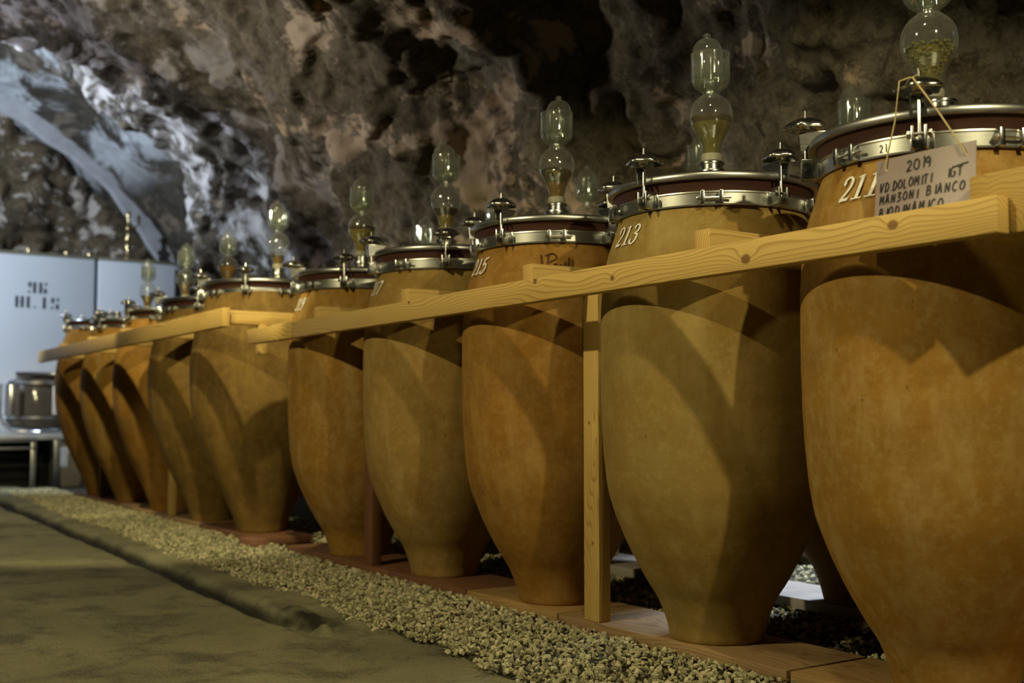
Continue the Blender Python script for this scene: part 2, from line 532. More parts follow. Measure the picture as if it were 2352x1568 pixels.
def mat_floor():
    t = NT('aisle_concrete')
    v = t.coord()
    big = t.noise(v, 1.0, 6, 0.62, 0.6)
    mid = t.noise(t.coord(scale=(1, 1, 1), loc=(3, 1, 0)), 3.4, 6, 0.66, 0.4)
    fine = t.noise(v, 90, 4, 0.7)
    c = t.mix(t.ramp(big, [(0.35, 0.0), (0.68, 1.0)]), (0.140, 0.134, 0.080), (0.260, 0.245, 0.140))
    c = t.mix(t.math('MULTIPLY', t.ramp(mid, [(0.50, 0.0), (0.62, 1.0)]), 0.75), c, (0.066, 0.062, 0.042))
    c = t.mix(t.math('MULTIPLY', t.ramp(fine, [(0.45, 0.0), (0.75, 1.0)]), 0.5), c, (0.09, 0.08, 0.055))
    gri = t.noise(v, 170, 3, 0.6)
    c = t.mix(t.math('MULTIPLY', t.ramp(gri, [(0.53, 0.0), (0.62, 1.0)]), 0.55), c, (0.30, 0.275, 0.175))
    at = t.n('ShaderNodeAttribute', attribute_name='groove_dark')
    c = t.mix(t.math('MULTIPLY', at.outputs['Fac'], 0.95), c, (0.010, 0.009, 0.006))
    h = t.math('ADD', t.math('MULTIPLY', mid, 0.8), t.math('MULTIPLY', fine, 0.35))
    t.bsdf(c, 0.82, 0.0, t.bump(h, 0.9, 0.02), 0.25)
    return t.m


def mat_gravel():
    t = NT('crushed_gravel')
    at = t.n('ShaderNodeAttribute', attribute_name='tone')
    f = t.noise(t.coord(), 220, 3, 0.6)
    c = t.ramp(at.outputs['Fac'], [(0.0, (0.09, 0.084, 0.048)), (0.35, (0.28, 0.265, 0.145)), (0.7, (0.46, 0.435, 0.25)), (0.92, (0.66, 0.62, 0.39)), (1.0, (0.50, 0.36, 0.24))])
    c = t.mix(t.math('MULTIPLY', f, 0.4), c, (0.18, 0.17, 0.13))
    t.bsdf(c, 0.85, 0.0, None, 0.2)
    return t.m


def mat_bed():
    t = NT('gravel_ground')
    v = t.coord()
    f = t.noise(v, 60, 4, 0.7)
    c = t.mix(t.ramp(f, [(0.4, 0.0), (0.65, 1.0)]), (0.018, 0.017, 0.011), (0.09, 0.083, 0.055))
    t.bsdf(c, 0.9, 0, t.bump(f, 0.8, 0.01), 0.2)
    return t.m


M['floor'] = mat_floor(); M['gravel'] = mat_gravel(); M['bed'] = mat_bed()

# ------------------------------------------------------------------ the cave
CX, CZ = 0.75, 0.80


def vault_radius(Y, ph):
    """radius of the rough barrel vault; the bays differ in width"""
    w = 0.35 * vnoise(ph * 2.3, ph * 0 + 1.5, ph * 0, 5)
    def st(y0, k=14.0):
        return 1.0 / (1.0 + np.exp(-k * (Y - y0)))
    r = 4.02 + 0.38 * st(4.35 + 0.5 * w) - 0.72 * st(5.75 + w + 0.35 * (ph - 0.6), 18) + 0.20 * st(8.6 + w, 5)
    r = r + 1.00 * st(12.15 + 0.5 * w, 20)
    r = r - 0.26 * st(13.3, 2.2)
    return r


ys = np.concatenate([np.linspace(-5, 1.5, 40), np.linspace(1.55, 13.0, 440), np.linspace(13.03, 17.6, 90)])
n_low, n_arc, n_left = 36, 300, 70
s_low = np.linspace(-0.85, 0, n_low, endpoint=False)
ph_arc = np.linspace(0, PI * 0.54, n_arc, endpoint=False)
ph_left = np.linspace(PI * 0.62, PI, n_left)


def vault_part(name, params, lower, kind_label):
    Yg, Pg = np.meshgrid(ys, params, indexing='ij')
    ph = np.maximum(Pg, 0) if not lower else np.zeros_like(Pg)
    r0 = vault_radius(Yg, ph)
    if lower:
        X0 = CX + r0; Z0 = CZ + Pg
        nx, nz = np.ones_like(Pg), np.zeros_like(Pg)
    else:
        X0 = CX + r0 * np.cos(Pg); Z0 = CZ + r0 * np.sin(Pg)
        nx, nz = np.cos(Pg), np.sin(Pg)
    d = 0.24 * fbm(X0 * 0.8, Yg * 0.8, Z0 * 0.8, 3, 11) + 0.085 * fbm(X0 * 1.7, Yg * 2.6, Z0 * 1.7, 6, 21, 0.52)
    ang = 0.07 * np.abs(vnoise(X0 * 1.6 + Yg, Yg * 1.1 - Z0, Z0 * 1.6, 31))
    t_ = fbm(X0 * 0.75 + 3, Yg * 0.9, Z0 * 0.75, 4, 35, 0.5) * 3.2
    fr_ = t_ - np.floor(t_); sm_ = np.clip((fr_ - 0.70) / 0.30, 0, 1); sm_ = sm_ * sm_ * (3 - 2 * sm_)
    d = d + ang + 0.075 * (np.floor(t_) + sm_) + 0.028 * fbm(X0 * 6, Yg * 7, Z0 * 6, 3, 45, 0.55)
    # the far bay is plastered and much smoother
    smooth = 1 - 0.72 / (1 + np.exp(-6 * (Yg - 12.7)))
    d = d * smooth
    # flatten towards the floor so the mesh meets it cleanly
    X = X0 + nx * d; Z = Z0 + nz * d
    return link(name, grid_mesh(name, X, Yg, Z, M['rock']))


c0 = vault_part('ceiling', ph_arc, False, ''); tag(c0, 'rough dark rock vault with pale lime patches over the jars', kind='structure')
lx = np.linspace(1.0, 0.0, 60)
Yl, Tl = np.meshgrid(ys, lx, indexing='ij')
Xl = -5.2 + Tl * (CX + (vault_radius(Yl, Yl * 0 + PI * .5)) * math.cos(PI * .5) + 5.2 + .3)
Zl = CZ + vault_radius(Yl, Yl * 0 + PI * .5) + 0.24 * fbm(Xl * 0.8, Yl * 0.8, Xl * 0, 3, 12) + .12
c1 = link('ceiling', grid_mesh('ceiling', Xl, Yl, Zl, M['rock'])); tag(c1, 'rock vault over the left side of the tunnel', kind='structure')
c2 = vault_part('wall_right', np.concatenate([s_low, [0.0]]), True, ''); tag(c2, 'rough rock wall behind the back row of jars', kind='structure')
# left wall below springing
wl = MB(); wl.add([(-5.1, -5, -0.05), (-5.1, 17.6, -0.05), (-5.1, 17.6, 6.2), (-5.1, -5, 6.2)], [(0, 1, 2, 3)])
tag(wl.build('wall_left', M['rock']), 'rock wall on the far side of the aisle', kind='structure')

# end arch lip and end wall
lip = MB()
aa = np.linspace(0.0, PI, 80)
P = []
for a in aa:
    wob = 0.02 * math.sin(a * 17) + 0.015 * math.sin(a * 41)
    for (r, y) in ((5.1, 15.98), (4.37 + wob, 15.98), (4.34 + wob, 16.01), (4.34 + wob, 16.06), (5.1, 16.2)):
        P.append((CX + r * math.cos(a), y, CZ + r * math.sin(a)))
F = []
for i in range(len(aa) - 1):
    for k in range(4):
        F.append((i * 5 + k, i * 5 + k + 1, (i + 1) * 5 + k + 1, (i + 1) * 5 + k))
lip.add(P, F)
M['lip'] = mat_plain('arch_plaster', (0.36, 0.36, 0.37), 0.85, 0, 0.35, 5, 0.4)
tag(lip.build('trim_1', M['lip'], smooth=True, angle=40), 'pale plaster edge of the arch above the white tanks', kind='structure')
xs = np.linspace(-5.2, 5.9, 210); zs = np.linspace(-0.05, 5.8, 120)
Xg, Zg = np.meshgrid(xs, zs, indexing='ij')
Yg = 17.1 + 0.20 * fbm(Xg * 1.6, Zg * 1.6, Xg * 0 + 3, 5, 41, 0.55) + 0.10 * fbm(Xg * 3.5, Zg * 4.5, Xg * 0 + 1, 3, 51, 0.5, True)
tag(link('wall_back', grid_mesh('wall_back', Xg, Yg, Zg, M['rock_end'])), 'rubble stone end wall under the arch', kind='structure')
wf = MB(); wf.add([(-5.2, -5, -0.05), (5.6, -5, -0.05), (5.6, -5, 6), (-5.2, -5, 6)], [(0, 1, 2, 3)])
tag(wf.build('wall_front', M['rock']), 'rock wall behind the photographer', kind='structure')

# floor: worn concrete aisle with a groove and a low broken kerb along the gravel
gx = np.concatenate([np.linspace(-5.2, -0.4, 40), np.linspace(-0.35, 1.6, 110), np.linspace(1.61, 2.46, 96)])
gy = np.concatenate([np.linspace(-5, 1.0, 40), np.linspace(1.04, 6.5, 230), np.linspace(6.54, 17.5, 240)])
Xf, Yf = np.meshgrid(gx, gy, indexing='ij')
Zf = 0.012 * fbm(Xf * 1.2, Yf * 1.2, Xf * 0, 4, 61) + 0.004 * fbm(Xf * 7, Yf * 7, Xf * 0, 3, 71)
edge = 1.79 + 0.010 * (Yf - 4) + 0.012 * fbm(Xf * 0, Yf * 3.0, Xf * 0, 4, 81)          # aisle side of the kerb
broke = 4.15 + 0.25 * fbm(Xf * 6, Yf * 0, Xf * 0, 3, 91)
onk = 1 / (1 + np.exp(-60 * (Xf - edge - 0.05))) / (1 + np.exp(-14 * (Yf - broke)))
Zf = Zf + 0.022 * onk
gd = 1 / (1 + np.exp((np.abs(Xf - edge) - 0.042) / 0.007)) / (1 + np.exp(-9 * (Yf - 4.35)))
Zf = Zf - 0.06 * gd
hole = np.exp(-(((Xf - 1.88) / 0.075) ** 2 + ((Yf - 4.22 - (Xf - 1.88) * 0.6) / 0.16) ** 2)) * (0.7 + 0.6 * fbm(Xf * 14, Yf * 9, Xf * 0, 3, 95))
Zf = Zf - 0.045 * np.clip(hole, 0, 1) + 0.016 * fbm(Xf * 22, Yf * 15, Xf * 0, 3, 99) * np.exp(-(((Xf - 1.9) / .09) ** 2 + ((Yf - 4.4) / .45) ** 2))
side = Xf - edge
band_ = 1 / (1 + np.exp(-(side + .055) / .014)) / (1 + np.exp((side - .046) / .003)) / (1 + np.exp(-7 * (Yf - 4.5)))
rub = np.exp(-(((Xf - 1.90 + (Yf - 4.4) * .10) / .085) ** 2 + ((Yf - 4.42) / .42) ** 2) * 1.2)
groove_dark = np.clip(band_ * 1.1 + np.clip(rub * 1.5 + 0.35 * fbm(Xf * 16, Yf * 9, Xf * 0, 4, 97, .6) - .55, 0, 1), 0, 1)  # mask that turns the groove and its broken end near black
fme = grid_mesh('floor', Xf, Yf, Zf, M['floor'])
fat = fme.attributes.new('groove_dark', 'FLOAT', 'POINT'); fat.data.foreach_set('value', groove_dark.ravel().astype(np.float32))
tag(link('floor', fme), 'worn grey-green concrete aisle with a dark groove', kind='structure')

# gravel ground
def gravel_edge(y):
    return 2.02 + 0.03 * np.sin(y * 1.7) + 0.022 * np.maximum(y - 8, 0) + 0.018 * np.sin(y * 5.3 + 1) - 0.02 * np.exp(-((y - 4.2) / 0.5) ** 2) * 2


bx = np.linspace(0, 1, 60); by = np.linspace(-0.5, 13.6, 200)
Tb, Yb = np.meshgrid(bx, by, indexing='ij')
Xb = gravel_edge(Yb) + Tb * (5.4 - gravel_edge(Yb))
Zb = 0.016 + 0.006 * vnoise(Xb * 5, Yb * 5, Xb * 0, 101) - 0.03 * (Tb < 0.001)
bed = link('gravel_bed', grid_mesh('gravel_bed', Xb, Yb, Zb, M['bed']))
tag(bed, 'bed of pale crushed gravel under and in front of the jars', kind='structure')

ICO_V = []
g = (1 + 5 ** 0.5) / 2
for a in (-1, 1):
    for b in (-g, g):
        ICO_V += [(0, a, b), (a, b, 0), (b, 0, a)]
bm = bmesh.new(); bmesh.ops.create_icosphere(bm, subdivisions=1, radius=1.0)
ICO_V = np.array([v.co[:] for v in bm.verts]); bm.verts.index_update()
ICO_F = np.array([[v.index for v in f.verts] for f in bm.faces]); bm.free()


def pebble_mesh(name, pts, size, tone, rng):
    n = len(pts); k = len(ICO_V)
    V = ICO_V[None] * (1 + rng.uniform(-0.28, 0.28, (n, k, 1)))
    sc = rng.uniform(0.6, 1.25, (n, 1, 3)) * np.array([1.15, 0.9, 0.62]) * size[:, None, None]
    V = V * sc
    q = rng.normal(size=(n, 4)); q[:, 1:3] *= 0.55
    q /= np.linalg.norm(q, axis=1, keepdims=True)
    w, x, y, z = q.T
    R = np.stack([1 - 2 * (y * y + z * z), 2 * (x * y - z * w), 2 * (x * z + y * w), 2 * (x * y + z * w), 1 - 2 * (x * x + z * z), 2 * (y * z - x * w),
                  2 * (x * z - y * w), 2 * (y * z + x * w), 1 - 2 * (x * x + y * y)], -1).reshape(n, 3, 3)
    V = np.einsum('nij,nkj->nki', R, V) + pts[:, None]
    Fp = (ICO_F[None] + (np.arange(n) * k)[:, None, None]).reshape(-1, 3)
    me = np_mesh(name, V.reshape(-1, 3), Fp, M['gravel'])
    at = me.attributes.new('tone', 'FLOAT', 'POINT')
    at.data.foreach_set('value', np.repeat(tone, k).astype(np.float32))
    return me


# front strip, dense
def strip(n, x0f, x1, y0, y1, rng):
    y = y0 + (y1 - y0) * rng.uniform(0, 1, n)
    t = rng.uniform(0, 1, n)
    x = x0f(y) + t * (x1 - x0f(y))
    return np.stack([x, y, np.zeros(n)], -1)


PF = strip(26000, lambda y: gravel_edge(y) + 0.0 + 0.02 * np.sin(y * 23), 2.66, 1.3, 13.4, RNG)
PF[:, 2] = 0.021 + RNG.uniform(-0.006, 0.014, len(PF)) + 0.010 * np.clip((PF[:, 0] - 2.1) / 0.4, 0, 1)
PB = np.concatenate([strip(5200, lambda y: 0 * y + 2.95, 3.70, 1.0, 7.5, RNG), strip(5200, lambda y: 0 * y + 4.0, 4.9, 1.5, 9.5, RNG), strip(2500, lambda y: 0 * y + 2.9, 3.6, 7.5, 13, RNG)])
PB[:, 2] = 0.02 + RNG.uniform(-0.006, 0.012, len(PB))
sizeF = RNG.uniform(0.006, 0.0125, len(PF)); sizeB = RNG.uniform(0.008, 0.015, len(PB))
toneF = np.clip(RNG.normal(0.55, 0.27, len(PF)), 0, 0.97); toneF[RNG.uniform(size=len(PF)) < 0.03] = 1.0
toneB = np.clip(RNG.normal(0.55, 0.27, len(PB)), 0, 0.97)
# the 300 pebbles that show largest are parts of their own
cs, sn = math.cos(yaw), math.sin(yaw)
depth = PF[:, 0] * sn + PF[:, 1] * cs
right = PF[:, 0] * cs - PF[:, 1] * sn
inview = (right / depth > -0.4) & (right / depth < 0.45) & (CAM_H / depth * 2614 < 596)
score = np.where(inview, sizeF / depth, 0)
order = np.argsort(-score)[:300]
rest = np.ones(len(PF), bool); rest[order] = False
protos = []
for k in range(12):
    pm = pebble_mesh('pebble', np.zeros((1, 3)), np.array([1.0]), np.array([0.3 + 0.06 * k]), RNG)
    protos.append(pm)
for k, i in enumerate(order):
    o = link('pebble', protos[k % 12], bed, PF[i] + np.array([0, 0, 0.003]), (0, 0, random.uniform(0, 6.28)))
    o.scale = (sizeF[i],) * 3
pm = link('pebbles', pebble_mesh('pebbles', np.concatenate([PF[rest], PB]), np.concatenate([sizeF[rest], sizeB]), np.concatenate([toneF[rest], toneB]), RNG), bed)
pm['kind'] = 'stuff'

# ------------------------------------------------------------------ letters drawn as strokes
GL = {
    '0': [[(.5, .0), (.12, .2), (.05, .5), (.15, .85), (.45, 1), (.8, .8), (.85, .45), (.75, .12), (.5, 0)]],
    '1': [[(.3, .95), (.5, 1), (.48, .5), (.45, 0)]],
    '2': [[(.1, .78), (.3, .98), (.6, .95), (.7, .7), (.5, .4), (.1, .03), (.4, .06), (.8, .02)]],
    '9': [[(.7, .75), (.45, .98), (.15, .8), (.2, .5), (.5, .48), (.72, .75), (.72, .4), (.66, 0)]],
    'A': [[(.08, 0), (.4, 1), (.5, .95), (.85, 0)], [(.22, .35), (.72, .38)]],
    'B': [[(.15, 0), (.18, .98)], [(.05, .95), (.5, 1), (.75, .8), (.6, .58), (.2, .52)], [(.2, .52), (.7, .5), (.85, .25), (.6, .02), (.05, .0)]],
    'C': [[(.85, .9), (.5, 1), (.15, .7), (.12, .3), (.45, 0), (.85, .1)]],
    'D': [[(.15, 0), (.18, .98)], [(.02, .95), (.5, .95), (.88, .6), (.75, .2), (.4, .0), (.02, .03)]],
    'G': [[(.8, .95), (.4, 1), (.1, .6), (.2, .1), (.6, 0), (.85, .2), (.85, .45)], [(.5, .45), (.95, .47)]],
    'I': [[(.5, 1), (.48, .5), (.5, 0)]],
    'K': [[(.15, 0), (.18, 1)], [(.8, 1), (.2, .48), (.85, 0)]],
    'L': [[(.15, 1), (.15, 0)], [(.15, .02), (.75, .02)]],
    'M': [[(.08, 0), (.15, 1)], [(.15, 1), (.45, .35)], [(.45, .35), (.85, 1)], [(.85, 1), (.92, 0)]],
    'N': [[(.12, 0), (.15, 1)], [(.15, 1), (.8, .02)], [(.8, .02), (.85, 1)]],
    'O': [[(.5, .02), (.12, .25), (.12, .7), (.45, .98), (.82, .75), (.85, .3), (.5, .02)]],
    'T': [[(.05, .96), (.95, 1)], [(.5, .97), (.48, 0)]],
    'V': [[(.05, 1), (.18, .1)], [(.18, .1), (.35, .0)], [(.35, .0), (.8, 1)]],
    'Y': [[(.1, 1), (.45, .5)], [(.85, 1), (.3, 0)]],
    'Z': [[(.1, .95), (.8, .97), (.3, .55), (.75, .45), (.7, .1), (.1, .02)]],
    '.': [[(.4, .0), (.45, .06)]],
}


def ribbon(mb, pts, half, mapf, nib=None):
    """flat ink ribbon along a polyline, mapf lays (u, v) on the surface"""
    pts = [np.array(p, float) for p in pts]
    L = []; R = []
    for i, p in enumerate(pts):
        t = pts[min(i + 1, len(pts) - 1)] - pts[max(i - 1, 0)]
        t = t / (np.linalg.norm(t) + 1e-9)
        nrm = np.array([-t[1], t[0]])
        h = half if nib is None else nib(t, i / (len(pts) - 1)) * half
        L.append(p + nrm * h); R.append(p - nrm * h)
    V = []
    for a, b in zip(L, R):
        V.append(mapf(*a)); V.append(mapf(*b))
    mb.add(V, [(2 * i, 2 * i + 1, 2 * i + 3, 2 * i + 2) for i in range(len(pts) - 1)])


def poly(mb, pts, mapf, sub=3):
    """thin filled strip between two edges given as [(left, right), ...]"""
    V = []
    for a, b in pts:
        V.append(mapf(*a)); V.append(mapf(*b))
    mb.add(V, [(2 * i, 2 * i + 1, 2 * i + 3, 2 * i + 2) for i in range(len(pts) - 1)])


def hand_text(mb, text, u0, v0, h, adv, half, mapf, slope=0.0, wid=0.72):
    u = u0
    for k, ch in enumerate(text):
        if ch == ' ':
            u += adv * 0.75; continue
        jr = random.uniform(-.05, .05)
        for st in GL[ch]:
            pp = [(u + (x * wid + y * 0.08) * h, v0 + (y + jr) * h + (u - u0) * slope) for x, y in st]
            pts = catmull(pp, 6) if len(pp) > 2 else [np.array(pp[0]) * (1 - t) + np.array(pp[1]) * t for t in np.linspace(0, 1, 5)]
            ribbon(mb, pts, half, mapf)
        u += adv * (0.55 if ch in 'I.1' else 1.0)
    return u


def didot(mb, text, u0, v0, h, mapf, shear=0.22):
    """fat italic stencil numerals"""
    u = u0
    def mp(x, y):
        return mapf(u + (x * 0.60 + y * shear) * h, v0 + y * h)
    def nib(t, f):
        return 0.22 + 0.78 * abs(t[1]) ** 1.4
    for ch in text:
        strokes = []
        if ch == '1':
            poly(mb, [((.38, y), (.66, y)) for y in np.linspace(0, 1, 8)], mp)
            poly(mb, [((.10, 0.0), (.10, .055)), ((.5, 0.0), (.5, .055)), ((.94, 0.0), (.94, .055))], mp)
            poly(mb, [((.16, .90), (.16, .94)), ((.40, .93), (.45, 1.0))], mp)
        elif ch == '2':
            strokes = [[(.10, .70), (.16, .90), (.45, 1.0), (.74, .88), (.78, .66), (.60, .42), (.12, .03)]]
            poly(mb, [((.05, 0), (.08, .12)), ((.45, .0), (.45, .11)), ((.85, .0), (.85, .14)), ((.92, .18), (.90, .22))], mp)
            ribbon(mb, [(.10, .78), (.22, .72)], .09, mp)
        elif ch == '3':
            strokes = [[(.15, .82), (.4, 1.0), (.72, .88), (.70, .66), (.36, .54)], [(.36, .54), (.74, .46), (.80, .2), (.5, .0), (.14, .10), (.12, .22)]]
            ribbon(mb, [(.10, .22), (.22, .18)], .08, mp)
        elif ch == '5':
            poly(mb, [((.26, .88), (.26, 1.0)), ((.55, .88), (.55, .98)), ((.86, .92), (.86, 1.04))], mp)
            strokes = [[(.28, .9), (.24, .52)], [(.24, .52), (.5, .62), (.80, .48), (.80, .2), (.5, .0), (.14, .08), (.12, .20)]]
        elif ch == '7':
            poly(mb, [((.10, .86), (.10, 1.0)), ((.5, .84), (.5, 1.0)), ((.90, .88), (.90, 1.0))], mp)
            strokes = [[(.86, .92), (.52, .50), (.36, .0)]]
        elif ch == '9':
            strokes = [[(.72, .72), (.45, .99), (.18, .72), (.45, .46), (.72, .70)], [(.74, .75), (.72, .35), (.42, .0), (.18, .10)]]
        for st in strokes:
            pp = catmull(st, 7) if len(st) > 2 else [np.array(st[0]) * (1 - t) + np.array(st[1]) * t for t in np.linspace(0, 1, 5)]
            ribbon(mb, pp, .13, mp, nib)
        u += 0.66 * h


# ------------------------------------------------------------------ terracotta jars
SLIM = [(0, .1560), (.012, .1625), (.06, .174), (.133, .202), (.205, .246), (.315, .304), (.445, .357), (.544, .380), (.70, .394), (.85, .399), (1.0, .400), (1.15, .397), (1.289, .382), (1.389, .352), (1.455, .332), (1.49, .326)]
FAT = [(0, .155), (.012, .161), (.06, .176), (.194, .232), (.323, .295), (.473, .366), (.70, .445), (.85, .474), (1.03, .484), (1.13, .480), (1.28, .458), (1.40, .428), (1.50, .395), (1.55, .380)]


def prof_fn(P):
    z = np.array([p[0] for p in P]); r = np.array([p[1] for p in P])
    zz = np.array(catmull([(p[1], p[0]) for p in P], 6))
    return lambda q: float(np.interp(q, zz[:, 1], zz[:, 0])), zz


R_SLIM, C_SLIM = prof_fn(SLIM)
R_FAT, C_FAT = prof_fn(FAT)
KIND = {'slim': dict(R=R_SLIM, C=C_SLIM, top=1.49, lid=0.370, J=1.55), 'fat': dict(R=R_FAT, C=C_FAT, top=1.55, lid=0.414, J=1.61)}


def body_mesh(kind, seed, mat):
    K = KIND[kind]
    n = 96
    ph = [random.uniform(0, 6.28) for _ in range(4)]
    def rad(r, a, z):
        return r * (1 + 0.004 * math.sin(2 * a + ph[0] + z) + 0.003 * math.sin(3 * a + ph[1] + 3 * z)) + 0.0004 * math.sin(z * 60 + ph[2])
    prof = [(p[0], p[1]) for p in K['C']]
    prof = [(0.02, 0.004)] + prof + [(prof[-1][0] - 0.03, K['top'] + 0.004), (0.02, K['top'] + 0.004)]
    mb = MB().lathe(prof, n, rad=rad, cap0=True, cap1=True)
    return mb.mesh('jar_body', mat, True, 50)


# clamps: one set of meshes shared by every jar; local x points outwards, z = 0 at the lid rim
def clamp_meshes():
    br = MB()
    for s in (-1, 1):                                         # lower cheeks on the band
        br.box((-.034, s * .0165 - .003, -.100), (.016, s * .0165 + .003, -.040), bev=.002)
    br.box((-.044, -.030, -.098), (-.034, .030, -.048), bev=.002)
    br.lathe([(0.0065, -.027), (0.0065, .027)], 10, (.002, 0, -.062), Matrix.Rotation(PI / 2, 3, 'X'), True, True)
    for s in (-1, 1):
        br.lathe([(0.011, -.004), (0.011, .004)], 6, (.002, s * .027, -.062), Matrix.Rotation(PI / 2, 3, 'X'), True, True)
    sa = MB()                                                 # saddle over the lid rim
    for s in (-1, 1):
        y0, y1 = s * .019 - .003, s * .019 + .003
        P = [(-.066, y0, .038), (.022, y0, .038), (.017, y0, -.016), (-.024, y0, -.008)]
        Q = [(x, y1, z) for x, _, z in P]
        sa.add(P + Q, [(0, 1, 2, 3), (7, 6, 5, 4), (0, 4, 5, 1), (1, 5, 6, 2), (2, 6, 7, 3), (3, 7, 4, 0)])
    sa.box((-.066, -.022, .036), (.022, .022, .042), bev=.0015)
    rod = MB().lathe([(.0055, -.074), (.0055, .104), (.004, .107)], 10, (.002, 0, 0), None, True, True)
    rod.lathe([(.012, .042), (.012, .053)], 6, (.002, 0, 0), None, True, True)
    kn = MB()
    def star(r, a, z):
        return r * (1 + (0.10 if r > .03 else 0.0) * math.cos(5 * a))
    kn.lathe([(.011, .084), (.016, .083), (.030, .080), (.046, .071), (.057, .059), (.0585, .053), (.056, .050), (.046, .060), (.030, .066), (.019, .065), (.017, .048), (.010, .047)], 40, (.002, 0, 0), None, True, True, star)
    return (br.mesh('clamp', M['steel'], True, 35), sa.mesh('clamp_saddle', M['steel'], True, 35), rod.mesh('threaded_rod', M['steel'], True, 40), kn.mesh('hand_knob', M['steel'], True, 60))


CLAMP = clamp_meshes()


def ring_meshes(kind):
    K = KIND[kind]; lr = K['lid']; rb = lr - .033
    lid = MB().lathe([(lr - .022, -.0145), (lr - .008, -.0145), (lr - .002, -.011), (lr, -.004), (lr - .001, .004), (lr - .006, .010), (lr - .016, .0125), (lr - .026, .010), (lr - .032, .0125), (lr - .045, .016), (lr - .075, .022), (lr * .5, .040), (.06, .048), (.0, .049)], 96)
    lid.lathe([(lr - .022, -.0145), (.05, -.016)], 96, cap1=True)
    gas = MB().lathe([(rb - .002, -.052), (rb + .004, -.050), (rb + .008, -.030), (rb + .014, -.016), (rb + .010, -.0145), (.1, -.0145)], 96)
    band = MB().lathe([(rb - .004, -.100), (rb + .006, -.099), (rb + .0065, -.096), (rb + .0035, -.093), (rb + .0035, -.058), (rb + .0065, -.055), (rb + .006, -.051), (rb - .004, -.050)], 96)
    lug = MB()
    for s in (-1, 1):
        lug.box((rb + .002, s * .030 - .007, -.100), (rb + .030, s * .030 + .007, -.052), bev=.002)
    lug.lathe([(.0042, -.062), (.0042, .050)], 8, (rb + .016, 0, -.076), Matrix.Rotation(PI / 2, 3, 'X'), True, True)
    lug.lathe([(.009, .037), (.009, .046)], 6, (rb + .016, 0, -.076), Matrix.Rotation(PI / 2, 3, 'X'), True, True)
    return dict(lid=lid.mesh('lid', M['steel_lid'], True, 40), gasket=gas.mesh('gasket', M['gasket'], True, 40), band=band.mesh('ring_band', M['steel_band'], True, 35), lug=lug.mesh('band_lug', M['steel'], True, 35), rb=rb)


RING = {k: ring_meshes(k) for k in KIND}
collar = MB().lathe([(.040, .0), (.040, .030), (.052, .031), (.054, .038), (.052, .045), (.040, .046), (.040, .066), (.046, .068), (.046, .074), (.034, .075)], 32, cap1=True).mesh('port_collar', M['steel'], True, 40)

PLANK_TOP = 0.07


def make_jar(name, kind, x, y, phase, mat, label, group, number=None, num_phi=180, number_h=.066, port=(0, 0), z=PLANK_TOP, tall=0.0, nclamp=5):
    K = KIND[kind]
    t = thing(name, label, 'jar', (x, y, z), 0, group)
    bod = link('jar_body', body_mesh(kind, 0, mat), t)
    if tall:
        bod.scale = (1, 1, 1 + tall / K['J'])
    zl = K['J'] + tall
    Rg = RING[kind]
    link('lid', Rg['lid'], t, (0, 0, zl)); link('gasket', Rg['gasket'], t, (0, 0, zl))
    bd = link('ring_band', Rg['band'], t, (0, 0, zl))
    for k in range(nclamp):
        a = math.radians(phase + k * 360.0 / nclamp)
        rc = K['lid'] + .006
        c = link('clamp', CLAMP[0], t, (rc * math.cos(a), rc * math.sin(a), zl), (0, 0, a))
        for me in CLAMP[1:]:
            link(me.name.split('.')[0], me, c)
        al = a + PI / nclamp
        link('band_lug', Rg['lug'], bd, None, (0, 0, al))
    link('port_collar', collar, t, (port[0], port[1], zl + .040))
    if number:
        mb = MB()
        w = 0.66 * number_h * len(number)
        zc = (1.345 if kind == 'slim' else 1.40)
        def mp(u, v):
            zz = zc + v
            r = K['R'](min(zz, K['top'])) * 1.0075 + .0035
            a = math.radians(num_phi) + (u) / r
            return (r * math.cos(a), r * math.sin(a), zz)
        didot(mb, number, -w / 2, 0, number_h, mp)
        link('painted_number', mb.mesh('painted_number', M['paint_white']), t)
    return t


# ------------------------------------------------------------------ glass airlocks
A_OUT = [(.030, .0755), (.030, .084), (.033, .100), (.0345, .125), (.045, .160), (.062, .190), (.073, .215), (.0767, .242), (.073, .270), (.060, .295), (.042, .312), (.032, .319), (.030, .326), (.033, .333), (.050, .345), (.063, .360), (.069, .385), (.069, .463), (.0705, .468)]
A_CURVE = catmull(A_OUT, 4)


def a_rad(z):
    return float(np.interp(z, [p[1] for p in A_CURVE], [p[0] for p in A_CURVE]))


def glass_meshes():
    body = MB().lathe([(p[0], p[1]) for p in A_CURVE] + [(.0655, .466), (.0655, .385)], 40).mesh('glass_body', M['glass'], True)
    stem = MB().lathe([(.016, .320), (.016, .468), (.013, .468), (.013, .330)], 20).mesh('glass_stem', M['glass'], True)
    bp = catmull([(.054, .366), (.054, .42), (.054, .470), (.048, .500), (.034, .519), (.018, .526)], 5)
    bell = MB().lathe([(p[0], p[1]) for p in bp] + [(.010, .529), (.010, .531), (.0135, .536), (.0125, .543), (.007, .547), (.001, .548)], 32).mesh('glass_bell', M['glass'], True)
    wat = MB().lathe([(.018, .336), (.048, .348), (.061, .363), (.0655, .386), (.0655, .405), (.018, .405)], 32).mesh('cup_water', M['water'], True, 60)
    cork = MB().lathe([(.0335, .0755), (.0375, .080), (.0375, .102), (.0345, .106)], 24).mesh('stopper', M['cork'], True, 40)
    return body, stem, bell, wat, cork


